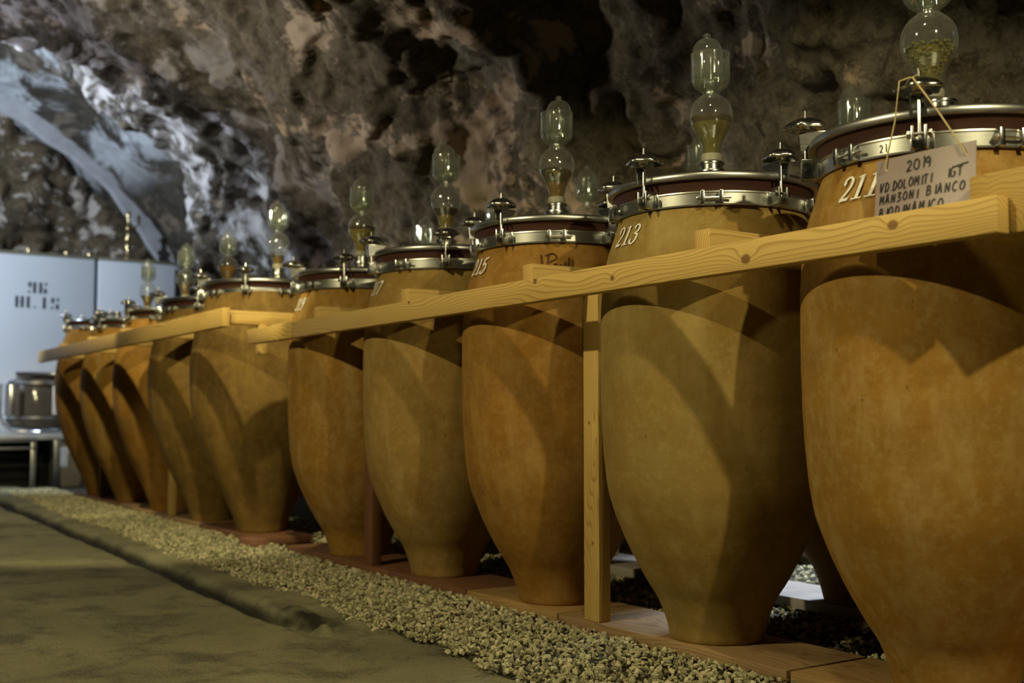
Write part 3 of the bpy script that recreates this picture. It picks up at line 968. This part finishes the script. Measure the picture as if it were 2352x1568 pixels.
G_BODY, G_STEM, G_BELL, G_WATER, G_CORK = glass_meshes()
LIQ = {
    'olive': (mat_liquid('olive_wine', (0.42, 0.36, 0.055)), mat_liquid('olive_skins', (0.17, 0.11, 0.02), 0.4)),
    'yellow': (mat_liquid('yellow_wine', (0.66, 0.50, 0.06)), mat_liquid('brown_skins', (0.13, 0.07, 0.015), 0.4)),
    'amber': (mat_liquid('amber_wine', (0.52, 0.30, 0.03)), mat_liquid('dark_seeds', (0.13, 0.075, 0.015), 0.4)),
    'orange': (mat_liquid('orange_wine', (0.62, 0.32, 0.02)), mat_liquid('orange_skins', (0.26, 0.12, 0.015), 0.4)),
}
M['berry'] = mat_liquid('pale_green_berries', (0.34, 0.30, 0.05), 0.2, 0.5)
M['seed'] = mat_liquid('dark_grape_seeds', (0.15, 0.085, 0.02), 0.3, 0.5)


def berries(name, z0, z1, r, n, mat, seed):
    rng = np.random.default_rng(seed)
    pts = []
    while len(pts) < n:
        z = rng.uniform(z0, z1); R = a_rad(z) - .004 - r
        a = rng.uniform(0, 2 * PI); q = R * (0.55 + 0.45 * math.sqrt(rng.uniform()))
        p = np.array([q * math.cos(a), q * math.sin(a), z])
        if all(np.linalg.norm(p - o) > 1.35 * r for o in pts[-200:]):
            pts.append(p)
        elif rng.uniform() < 0.05:
            pts.append(p)
    bm = bmesh.new(); bmesh.ops.create_icosphere(bm, subdivisions=1, radius=r)
    V = [v.co.copy() for v in bm.verts]; bm.verts.index_update(); F = [tuple(v.index for v in f.verts) for f in bm.faces]; bm.free()
    mb = MB()
    for p in pts:
        mb.add([v + Vector(p) for v in V], F)
    return mb.mesh(name, mat, True)


def make_airlock(x, y, z, label, liq=None, level=.24, cap=.02, lean=0.0, berry=None, scale=1.0, start=.08, stopper=True, group='glass airlocks on the jar lids'):
    t = thing('glass_airlock', label, 'airlock', (x, y, z), 0, group)
    t.scale = (scale,) * 3
    g0 = link('glass_body', G_BODY, t)
    link('glass_stem', G_STEM, g0)
    b = link('glass_bell', G_BELL, t)
    # the bell leans against one side of its cup
    b.location = (-.838 * lean * .0105, .546 * lean * .0105, -.002)
    link('cup_water', G_WATER, t)
    if stopper:
        link('stopper', G_CORK, t)
    if berry:
        zk = list(np.linspace(.08, berry[1] - .012, 20))
        link('wine_core', MB().lathe([(a_rad(q) * .80, q) for q in zk], 24, cap0=True, cap1=True).mesh('wine_core', LIQ['olive'][0], True, 60), t)
    if liq:
        ml, mc = LIQ[liq]
        zs_ = list(np.linspace(start, level, 22))
        link('wine', MB().lathe([(a_rad(q) - .003, q) for q in zs_], 32, cap0=True, cap1=True).mesh('wine', ml, True, 60), t)
        if cap and not berry:
            zc = list(np.linspace(level + .0005, level + cap, 6))
            link('skins_cap', MB().lathe([(a_rad(q) - .0032, q) for q in zc], 32, cap0=True, cap1=True).mesh('skins_cap', mc, True, 60), t)
    if berry:
        z0, z1, r, n, mat = berry
        o = link('berries' if mat == 'berry' else 'grape_seeds', berries('berries', z0, z1, r, n, M[mat], 5), t)
        o['kind'] = 'stuff'
    return t


# front row, numbered jars
TERRA = {
    'orange': ((0.355, 0.190, 0.032), (0.30, 0.150, 0.022), (0.44, 0.30, 0.115)),
    'olive': ((0.305, 0.220, 0.066), (0.30, 0.178, 0.036), (0.39, 0.285, 0.10)),
    'deep': ((0.34, 0.170, 0.025), (0.26, 0.122, 0.018), (0.40, 0.24, 0.075)),
    'tan': ((0.33, 0.212, 0.058), (0.28, 0.163, 0.037), (0.42, 0.295, 0.11)),
    'brown': ((0.23, 0.140, 0.032), (0.155, 0.090, 0.022), (0.31, 0.195, 0.06)),
}
XF, XB = 2.783, 3.82
camdir = lambda x, y: math.degrees(math.atan2(-y, -x))
G1 = 'numbered jars of the front row'
G2 = 'wide jars at the far end of the row'
front = [
    # y, kind, clay, clamp phase from the camera direction, number, label
    (2.02, 'slim', 'orange', -8, '211', 180, 'large orange terracotta jar painted with white number 211, nearest in the row'),
    (2.97, 'slim', 'olive', -36, '213', 174, 'olive-ochre terracotta jar painted with white number 213'),
    (3.924, 'slim', 'deep', -36, '215', 172, 'orange terracotta jar numbered 215 with a dark pencil signature on its neck'),
    (4.875, 'slim', 'tan', 0, '217', 172, 'pale tan terracotta jar painted with white number 217'),
    (5.838, 'slim', 'orange', -14, '219', 176, 'orange terracotta jar numbered 219, last of the slim jars before the rail gap'),
    (7.34, 'fat', 'brown', -17, None, 180, 'wide dark brown terracotta jar just beyond the gap in the timber rail'),
    (8.34, 'fat', 'brown', -90, None, 180, 'wide brown terracotta jar, second beyond the gap in the rail'),
    (9.37, 'fat', 'deep', -60, None, 180, 'wide terracotta jar, third beyond the gap in the rail'),
    (10.50, 'fat', 'orange', -50, None, 180, 'wide orange terracotta jar, fourth beyond the gap in the rail'),
    (11.60, 'fat', 'deep', -70, None, 180, 'clay-lidded terracotta jar without an airlock at the far end before the white tanks'),
]
jars = []
clays = {}
for i, (y, kind, clay, ph, num, nphi, label) in enumerate(front):
    m = mat_clay('terracotta_%s_%d' % (clay, i), *TERRA[clay], seed=i + 1.3)
    sgn = camdir(XF, y)
    port = (0, 0) if kind == 'slim' else (.055, -.085)
    t = make_jar('terracotta_jar', kind, XF, y, sgn + ph, m, label, G1 if num else G2, num, nphi, port=port, tall={5: .03, 9: .07}.get(i, 0))
    jars.append(t)
for ch in jars[9].children:
    if ch.name.startswith('lid'):
        ch.material_slots[0].link = 'OBJECT'; ch.material_slots[0].material = jars[9].children[0].data.materials[0]
# number 21 stamped on the band of the nearest jar
mbs = MB()
rb = RING['slim']['rb'] + .0048
def mp21(u, v):
    a = math.radians(camdir(XF, 2.02) - 27) + u / rb
    return (rb * math.cos(a), rb * math.sin(a), 1.55 - .088 + v)
for k, ch in enumerate('21'):
    for st in GL[ch]:
        ribbon(mbs, catmull([(k * .014 + x * .011, yv * .020) for x, yv in st], 5), .0011, mp21)
link('stamped_number', mbs.mesh('stamped_number', M['ink']), jars[0])
# pencil signature on jar 215
mbs = MB()
SIG = [[(.10, .9), (.13, .35), (.06, .05), (.0, .2)], [(.30, .05), (.33, .95)], [(.22, .85), (.45, 1.0), (.58, .78), (.36, .5)], [(.45, .2), (.52, .42), (.6, .38), (.58, .08), (.68, .25), (.72, .42), (.8, .15), (.85, .6)],
       [(.85, .6), (.84, .1), (.93, .2), (.95, .85), (.97, .1), (1.05, .15), (1.06, .75), (1.07, .08), (1.15, .3), (1.22, .12), (1.34, .14)], [(.13, .0), (.14, .02)]]
def mpsig(u, v):
    zz = 1.335 + v
    r = R_SLIM(min(zz, 1.49)) * 1.006 + .003
    a = math.radians(camdir(XF, 3.924) - 9) + (u - .02) / r
    return (r * math.cos(a), r * math.sin(a), zz)
for st in SIG:
    ribbon(mbs, catmull([(x * .13, yv * .075 - x * .01) for x, yv in st], 6), .0024, mpsig)
link('pencil_signature', mbs.mesh('pencil_signature', M['charcoal']), jars[2])

# airlocks of the front row
ZS, ZF_ = PLANK_TOP + 1.55 + .04, PLANK_TOP + 1.61 + .04
AL = [
    (XF - .02, 2.04, ZS + .0, 'glass airlock half full of pale green berries on jar 211', 'olive', .13, 0, 0.0, (.125, .228, .0062, 420, 'berry'), .08, 1.04),
    (XF, 2.97, ZS, 'glass airlock with cloudy olive wine on jar 213', 'olive', .215, .022, 1.0, None, .08, 1.0),
    (XF, 3.924, ZS, 'glass airlock with dark seeds floating over amber wine on jar 215', 'amber', .165, 0, -0.9, (.165, .225, .0048, 420, 'seed'), .09, 1.0),
    (XF, 4.875, ZS, 'glass airlock with yellow wine under a brown cap on jar 217', 'yellow', .165, .035, 1.0, None, .079, 1.0),
    (XF, 5.838, ZS, 'glass airlock with yellow wine to its shoulder on jar 219', 'yellow', .225, .022, -0.1, None, .079, 1.0),
    (XF + .055, 7.34 - .085, ZF_ + .03, 'glass airlock with a low level of amber wine on the first wide jar', 'amber', .15, .012, 0.7, None, .079, 1.0),
    (XF + .055, 8.34 - .085, ZF_, 'glass airlock with orange wine on the second wide jar', 'orange', .235, .01, 0.3, None, .079, .95),
    (XF + .055, 9.37 - .085, ZF_, 'glass airlock with amber wine against the white tank, on the third wide jar', 'amber', .19, .01, -0.5, None, .079, 1.0),
    (XF + .055, 10.50 - .085, ZF_, 'farthest glass airlock with amber wine, in front of the white tank', 'amber', .19, .01, 0.6, None, .079, 1.0),
]
for (x, y, z, lab, liq, lev, cp, lean, bry, st, sc) in AL:
    make_airlock(x, y, z, lab, liq, lev, cp, lean, bry, sc, st)

# back row
BY = [1.30, 2.25, 3.20, 4.15, 5.09, 6.05, 7.00]
BL = ['211', '211', '213', '215', '217', '219', '219']
bm_ = mat_clay('terracotta_back', *TERRA['deep'], seed=21.0)
for i, y in enumerate(BY):
    nm = ['hidden jar nearest the photographer in the back row', 'back-row jar hidden behind the largest nearest jar', 'back-row jar whose foot shows beside the bright gravel gap', 'back-row jar straight behind the olive-ochre jar',
          'back-row jar whose foot shows right of the near pine post', 'back-row jar behind the signed orange jar', 'farthest back-row jar, behind the pale tan jar'][i]
    make_jar('terracotta_jar', 'slim', XB, y, 200 + i * 23, bm_, nm, 'jars of the back row', None, tall=.04)
    if i >= 2:
        lab = {2: 'clear glass airlock dome showing left of the lid of jar 211', 3: 'clear glass airlock behind the airlock of jar 213', 4: 'clear glass airlock showing left of jar 213 and right of the airlock of jar 215',
               5: 'clear glass airlock showing behind the left clamp of jar 215', 6: 'clear glass airlock in the back row behind jar 217'}[i]
        make_airlock(XB, y, PLANK_TOP + 1.59 + .04, lab, 'olive', .12, .0, (i % 3 - 1) * 0.8, None, 1.0, .079)

# ------------------------------------------------------------------ timber
def board(name, lo, hi, axis, cols, parent=None, pith=(.02, .0, -.10), knots=(), freq=24, bev=.004, slant=None):
    c = [(a + b) / 2 for a, b in zip(lo, hi)]
    h = [(b - a) / 2 for a, b in zip(lo, hi)]
    m = mat_wood('pine_' + name + '_%d' % len(bpy.data.materials), cols[0], cols[1], axis, pith, knots, freq)
    mb = MB().box([-q for q in h], h, bev=bev)
    if slant:                                             # bevelled saw cut on one end
        mb.v = [(x, y + slant * z / h[2] if y > 0 else y, z) for x, y, z in mb.v]
    return mb.build(name, m, parent, True, 30, c)


fr = thing('timber_frame', 'pine frame of rail, posts and cross beams holding the numbered jars', 'frame', (0, 0, 0), 0, 'timber frames round the jars')
RX0, RX1, RZ0, RZ1 = 2.300, 2.345, 1.248, 1.334
yc = (1.53 + 5.66) / 2
kn = [(-.0225, 1.815 - yc, -.006 + .02, .013), (-.0225, 2.32 - yc, -.012, .015), (-.0225, 2.93 - yc, -.004, .009), (-.0225, 3.38 - yc, .030, .010), (-.0225, 4.35 - yc, .034, .008)]
board('rail', (RX0, 1.53, RZ0), (RX1, 5.66, RZ1), 'Y', PINE, fr, (.03, 0, .06), kn, 26)
board('rail', (RX0, 5.675, RZ0), (RX1, 6.33, RZ1), 'Y', PINE, fr, (.03, 0, .05), (), 26, slant=.028)
board('cross_beam', (2.349, 1.40, 1.25), (3.10, 1.634, 1.398), 'X', ((0.54, 0.38, 0.12), PINE[1]), fr, (0, -.06, .13), (), 34)
for y in (1.545, 2.55, 3.50, 4.48, 5.46):
    if y > 2:
        board('cross_beam', (2.347, y - .033, 1.310), (3.34, y + .033, 1.400), 'X', PINE, fr, (0, .05, .02), (), 30)
for y, cols in ((3.455, PINE), (5.36, RED)):
    board('post', (2.605, y - .047, PLANK_TOP), (2.66, y + .047, 1.309), 'Z', cols, fr, (.03, .03, 0), ((-.0275, .01, .12, .006), (-.0275, -.01, -.33, .006)), 30)
f2 = thing('timber_frame', 'pine frame of a higher rail and posts along the wide jars at the far end', 'frame', (0, 0, 0), 0, 'timber frames round the jars')
board('rail', (2.172, 6.40, 1.352), (2.217, 11.80, 1.462), 'Y', PINE, f2, (.03, 0, .05), ((-.0225, -.6, -.02, .012),), 22)
for y in (6.46, 7.86, 8.86, 9.95, 11.05):
    board('cross_beam', (2.219, y - .03, 1.372), (3.10, y + .03, 1.500 if y > 8 else 1.452), 'X', PINE, f2, (0, .05, .02), (), 30)
for y, cols in ((8.86, PINE), (11.06, RED)):
    board('post', (2.605, y - .033, PLANK_TOP), (2.655, y + .033, 1.370), 'Z', cols, f2, (.03, .03, 0), (), 30)
board('short_post', (2.40, 6.40, 1.20), (2.445, 6.47, 1.370), 'Z', PINE, f2, (.03, .03, 0), (), 30)

GP = 'planks under the front row'
fp = [(.70, 2.46, PINE, 'long pale plank under jars 211 and 213, nearest'), (2.475, 3.66, OLD, 'brown plank right of the near post, under the olive-ochre jar'), (3.675, 4.36, PINE, 'yellow plank between jars 215 and 217'),
      (4.372, 5.10, RED, 'short reddish plank under the pale tan jar'), (5.115, 6.45, RED, 'long red-brown plank under the last slim jar before the rail gap'), (6.90, 8.10, RED, 'reddish plank under the first wide jar'), (8.12, 9.22, OLD, 'plank at the foot of the far post, under the second and third wide jars'),
      (9.24, 10.3, OLD, 'dark plank under the third and fourth wide jars'), (10.32, 12.1, RED, 'red plank under the last wide jars')]
for y0, y1, cols, lab in fp:
    if cols is PINE: cols = ((0.42, 0.27, 0.11), (0.24, 0.13, 0.04))
    p = board('base_plank', (2.600, y0, .024), (2.965, y1, PLANK_TOP), 'Y', cols, None, (.0, 0, -.25), (), 30)
    tag(p, lab, 'plank', GP)
for y0, y1, lab in ((.5, 2.7, 'grey back-row plank nearest the photographer, hidden behind the nearest jar'), (2.72, 5.0, 'grey back-row plank lit white in the gap between the two nearest jars'), (5.02, 7.5, 'grey back-row plank in shadow behind the pale tan jar')):
    p = board('base_plank', (3.655, y0, .024), (4.02, y1, PLANK_TOP), 'Y', ((0.40, 0.36, 0.32), (0.24, 0.20, 0.17)), None, (.0, 0, -.25), (), 30)
    tag(p, lab, 'plank', 'planks under the back row')
b = MB().box((-.055, -.105, -.033), (.055, .105, .033), bev=.005).build('brick', M['brick'], None, True, 30, (2.535, 6.83, .050))
tag(b, 'red brick on the gravel at the foot of the first wide jar', 'brick')

# ------------------------------------------------------------------ hanging card
cd = thing('sign_card', 'laminated handwritten card hung by string in front of jar 211', 'sign', (2.385, 1.79, 1.39))
CWY, CHZ = .145, .105
mb = MB()
nu, nv = 16, 10
def card_pt(u, v, off=0.0):
    # u to the right as read (towards -y), v up; slightly bowed sheet
    bow = .006 * math.sin((u / CWY + 1) * PI / 2 * 1.3) + .004 * (v / CHZ) ** 2
    return (-off - bow + .012 * v / CHZ, -u, v)
for off in (0, -.0012):
    P = [card_pt(-CWY + 2 * CWY * i / nu, -CHZ + 2 * CHZ * j / nv, off) for i in range(nu + 1) for j in range(nv + 1)]
    F = [(i * (nv + 1) + j, (i + 1) * (nv + 1) + j, (i + 1) * (nv + 1) + j + 1, i * (nv + 1) + j + 1) for i in range(nu) for j in range(nv)]
    mb.add(P, F)
mb.build('card_sheet', M['card'], cd, True)
tx = MB()
mpc = lambda u, v: card_pt(u, v, .0016)
hand_text(tx, '2019', -.046, .062, .026, .0215, .0019, mpc, .02)
hand_text(tx, 'VD.DOLOMITI', -.130, .021, .0235, .0166, .0018, mpc, .0, .58)
hand_text(tx, 'IGT', .068, .026, .0235, .0180, .0018, mpc, .0, .62)
ribbon(tx, [(.090, .050), (.112, .054), (.126, .055)], .0017, mpc)
hand_text(tx, 'MANZONI', -.129, -.012, .0225, .0188, .0018, mpc, .0, .60)
hand_text(tx, 'BIANCO', .014, -.010, .0230, .0198, .0018, mpc, .0, .62)
hand_text(tx, 'BIODINAMICO', -.129, -.046, .0235, .0205, .0018, mpc, .0, .62)
tx.build('handwriting', M['ink'], cd)
kx, ky, kz = 2.436 - 2.385, 1.837 - 1.79, PLANK_TOP + 1.55 + .082 - 1.39
sm = MB()
for (u, v, side) in ((-.110, .085, 1), (.118, .085, -1)):
    hx, hy, hz = card_pt(u, v, .004)
    sm.tube([(hx + .004, hy, hz - .012), (hx - .003, hy, hz), (hx * .5 + (kx - .035) * .5, hy * .5 + (ky + side * .012) * .5, (hz + kz) * .5), (kx - .045, ky + side * .02, kz - .012), (kx - .015, ky + side * .012, kz), (kx + .02, ky, kz + .002)], .0022, 6)
sm.build('string', M['string'], cd, True)

# ------------------------------------------------------------------ far end: tanks, bench, machine
def tank(label, x0, x1, y0, parent_text=None):
    t = thing('wine_tank', label, 'tank', ((x0 + x1) / 2, y0, 0), 0, 'white wine tanks under the arch')
    w = (x1 - x0) / 2
    MB().box((-w, 0, .0), (w, 1.25, 2.90), bev=.02).build('tank_body', M['tank'], t, True, 30)
    MB().box((-w, -.012, 2.885), (w, 1.25, 2.925), bev=.008).build('top_trim', M['tank_trim'], t, True, 30)
    return t


TY = 15.45
ta = tank('white wine tank stencilled 96 HL 15', .30, 3.52, TY)
tb = tank('white wine tank right of the joint, partly behind the jars', 3.565, 4.58, TY)
gp = MB().box((3.523, TY + .05, 0), (3.562, TY + 1.2, 2.86)).build('tank_joint', M['tank_gap'])
tag(gp, 'dark joint strip between the two white tanks', 'strip')
# stencil: bars of a cut stencil with gaps, as on the tank
def blk(x0, z0, x1, z1, cx=0.0):
    # real x of the tank front, kept relative to the tank's own origin
    ox = (.30 + 3.52) / 2
    return (x0 - ox, -.0035, z0), (x1 - ox, -.0015, z1)
def glyph(rects):
    st = MB()
    for r in rects:
        st.box(*blk(*r))
    st.build('stencil_character', M['ink_blue'], ta)
def digit(x, z, h, w, segs):
    t = .034
    S_ = {'tl': (x, z + h * .55, x + t, z + h), 'bl': (x, z, x + t, z + h * .45), 'tr': (x + w - t, z + h * .55, x + w, z + h), 'br': (x + w - t, z, x + w, z + h * .45),
          'l': (x, z, x + t, z + h), 'r': (x + w - t, z, x + w, z + h), 't': (x + t * 1.3, z + h - .014, x + w - t * 1.3, z + h), 'm': (x + t * 1.3, z + h * .5 - .007, x + w - t * 1.3, z + h * .5 + .007),
          'b': (x + t * 1.3, z, x + w - t * 1.3, z + .014), 'c': (x + w / 2 - t / 2, z, x + w / 2 + t / 2, z + h), 'tc': (x + w - t * .7, z + h * .72, x + w, z + h), 'bc': (x, z, x + t * .7, z + h * .22)}
    glyph([S_[s] for s in segs])
zt = 2.40
digit(2.705, zt, .140, .092, ['tl', 'r', 't', 'm', 'bc'])                    # 9
digit(2.835, zt, .140, .092, ['l', 'br', 'tc', 'm', 'b'])                    # 6
zt2 = 2.21
digit(2.555, zt2, .145, .098, ['l', 'r', 'm'])                               # H
digit(2.690, zt2, .145, .075, ['l', 'b'])                                    # L
glyph([(2.775, zt2, 2.795, zt2 + .022)])                                           # .
digit(2.850, zt2 - .005, .145, .10, ['c'])                                   # 1
digit(2.985, zt2 - .005, .145, .092, ['tl', 'br', 'tc', 'm', 'bc', 't'])     # 5

# brass fittings on the tank tops
def fitting(x, h, label, stack=0):
    t = thing('tank_valve', label, 'valve', (x, TY + .12, 2.925), 0, 'brass fittings along the tank tops')
    MB().lathe([(.022, 0), (.022, .02), (.035, .025), (.04, .045), (.03, .06), (.012, .066), (.001, .067)], 16).build('valve_cap', M['brass'], t, True, 50)
    return t
fitting(2.72, 0, 'small brass cap on the white tank above the stencil')
fitting(3.18, 0, 'small brass cap on the white tank left of the joint')
fitting(3.47, 0, 'small brass cap on the tank edge beside the joint')
vt = thing('tank_valve', 'tall brass overflow valve standing on the right white tank', 'valve', (3.97, TY + .15, 2.925))
vm = MB().lathe([(.045, 0), (.05, .03), (.03, .05), (.02, .07), (.02, .16), (.045, .17), (.05, .20), (.03, .23), (.045, .26), (.045, .30), (.02, .32), (.02, .40), (.035, .42), (.035, .45), (.015, .47), (.02, .56), (.03, .60), (.03, .66), (.01, .68)], 16)
vm.build('valve_stem', M['brass'], vt, True, 50)
MB().tube([(0, 0, .43), (.09, -.02, .45), (.13, -.03, .50), (.13, -.03, .62)], .020, 8).build('side_pipe', M['brass'], vt, True)

# concrete bench with a steel stand before it
BX0, BX1 = 1.2, 3.60
be = thing('concrete_bench', 'low grey concrete bench before the white tanks', 'bench', (0, 0, 0))
MB().box((BX0, 14.15, .555), (BX1 - .07, 15.40, .625), bev=.012).build('bench_slab', M['concrete_block'], be, True, 30)
MB().box((2.88, 14.20, .0), (3.42, 15.35, .553), bev=.012).build('bench_pier', M['concrete_block'], be, True, 30)
MB().box((BX0, 14.75, .0), (2.875, 14.85, .553)).build('bench_shade', M['void'], be)  # near-black sheet standing in for the shade under the slab
sd = thing('steel_stand', 'low stainless steel stand with a bright top rail beside the bench pier', 'stand', (0, 0, 0))
M['bright'] = mat_steel('polished_steel', (0.88, 0.90, 0.94), 0.26)
MB().box((1.2, 13.98, .535), (2.59, 14.03, .580), bev=.004).build('top_rail', M['bright'], sd, True, 30)
MB().box((1.2, 13.985, .450), (2.59, 14.02, .480), bev=.004).build('lower_rail', M['steel_band'], sd, True, 30)
for x in (1.3, 2.525):
    MB().box((x, 13.985, .0), (x + .06, 14.025, .534), bev=.004).build('leg', M['steel_band'], sd, True, 30)
MB().box((2.79, 14.05, .0), (2.86, 14.12, .554), bev=.006).build('leg', M['steel_band'], sd, True, 30)

# stainless drum in a tubular cage standing on the bench
MX, MY, MZ = 2.72, 14.75, .625
mc = thing('steel_drum', 'stainless drum in a tubular cage standing on the concrete bench', 'machine', (MX, MY, MZ))
MB().lathe([(.10, .05), (.24, .07), (.29, .14), (.30, .22), (.30, .60), (.27, .66), (.20, .70), (.20, .76), (.16, .78), (.0, .785)], 40, cap0=True).build('drum_body', M['dark_glass'], mc, True, 40)
MB().lathe([(.318, .615), (.326, .62), (.326, .655), (.318, .66)], 40).build('top_hoop', M['bright'], mc, True, 40)
MB().lathe([(.318, .185), (.326, .19), (.326, .215), (.318, .22)], 40).build('bottom_hoop', M['bright'], mc, True, 40)
MB().box((.09, -.345, .235), (.26, -.318, .60), bev=.008).build('pale_panel', M['white_tube'], mc, True, 30)
MB().box((-.30, -.330, .23), (-.25, -.295, .61), bev=.006).build('left_upright', M['bright'], mc, True, 30)
for s in (-1, 1):
    MB().tube([(s * .37, -.20, .62), (s * .375, -.20, .25), (s * .34, -.20, .12), (s * .26, -.20, .03), (0, -.20, .022)], .020, 10).build('cage_tube', M['bright'], mc, True)
MB().tube([(-.24, -.24, .75), (.30, -.24, .75)], .022, 10).build('handle_bar', M['steel'], mc, True)
bm = bmesh.new(); bmesh.ops.create_uvsphere(bm, u_segments=16, v_segments=10, radius=.045)
kb = MB(); bm.verts.index_update(); kb.add([v.co.copy() for v in bm.verts], [tuple(v.index for v in f.verts) for f in bm.faces]); bm.free()
mc.scale = (1.22, 1.0, .95)
kb.build('knob', M['bright'], mc, True, None, (.26, -.24, .79))
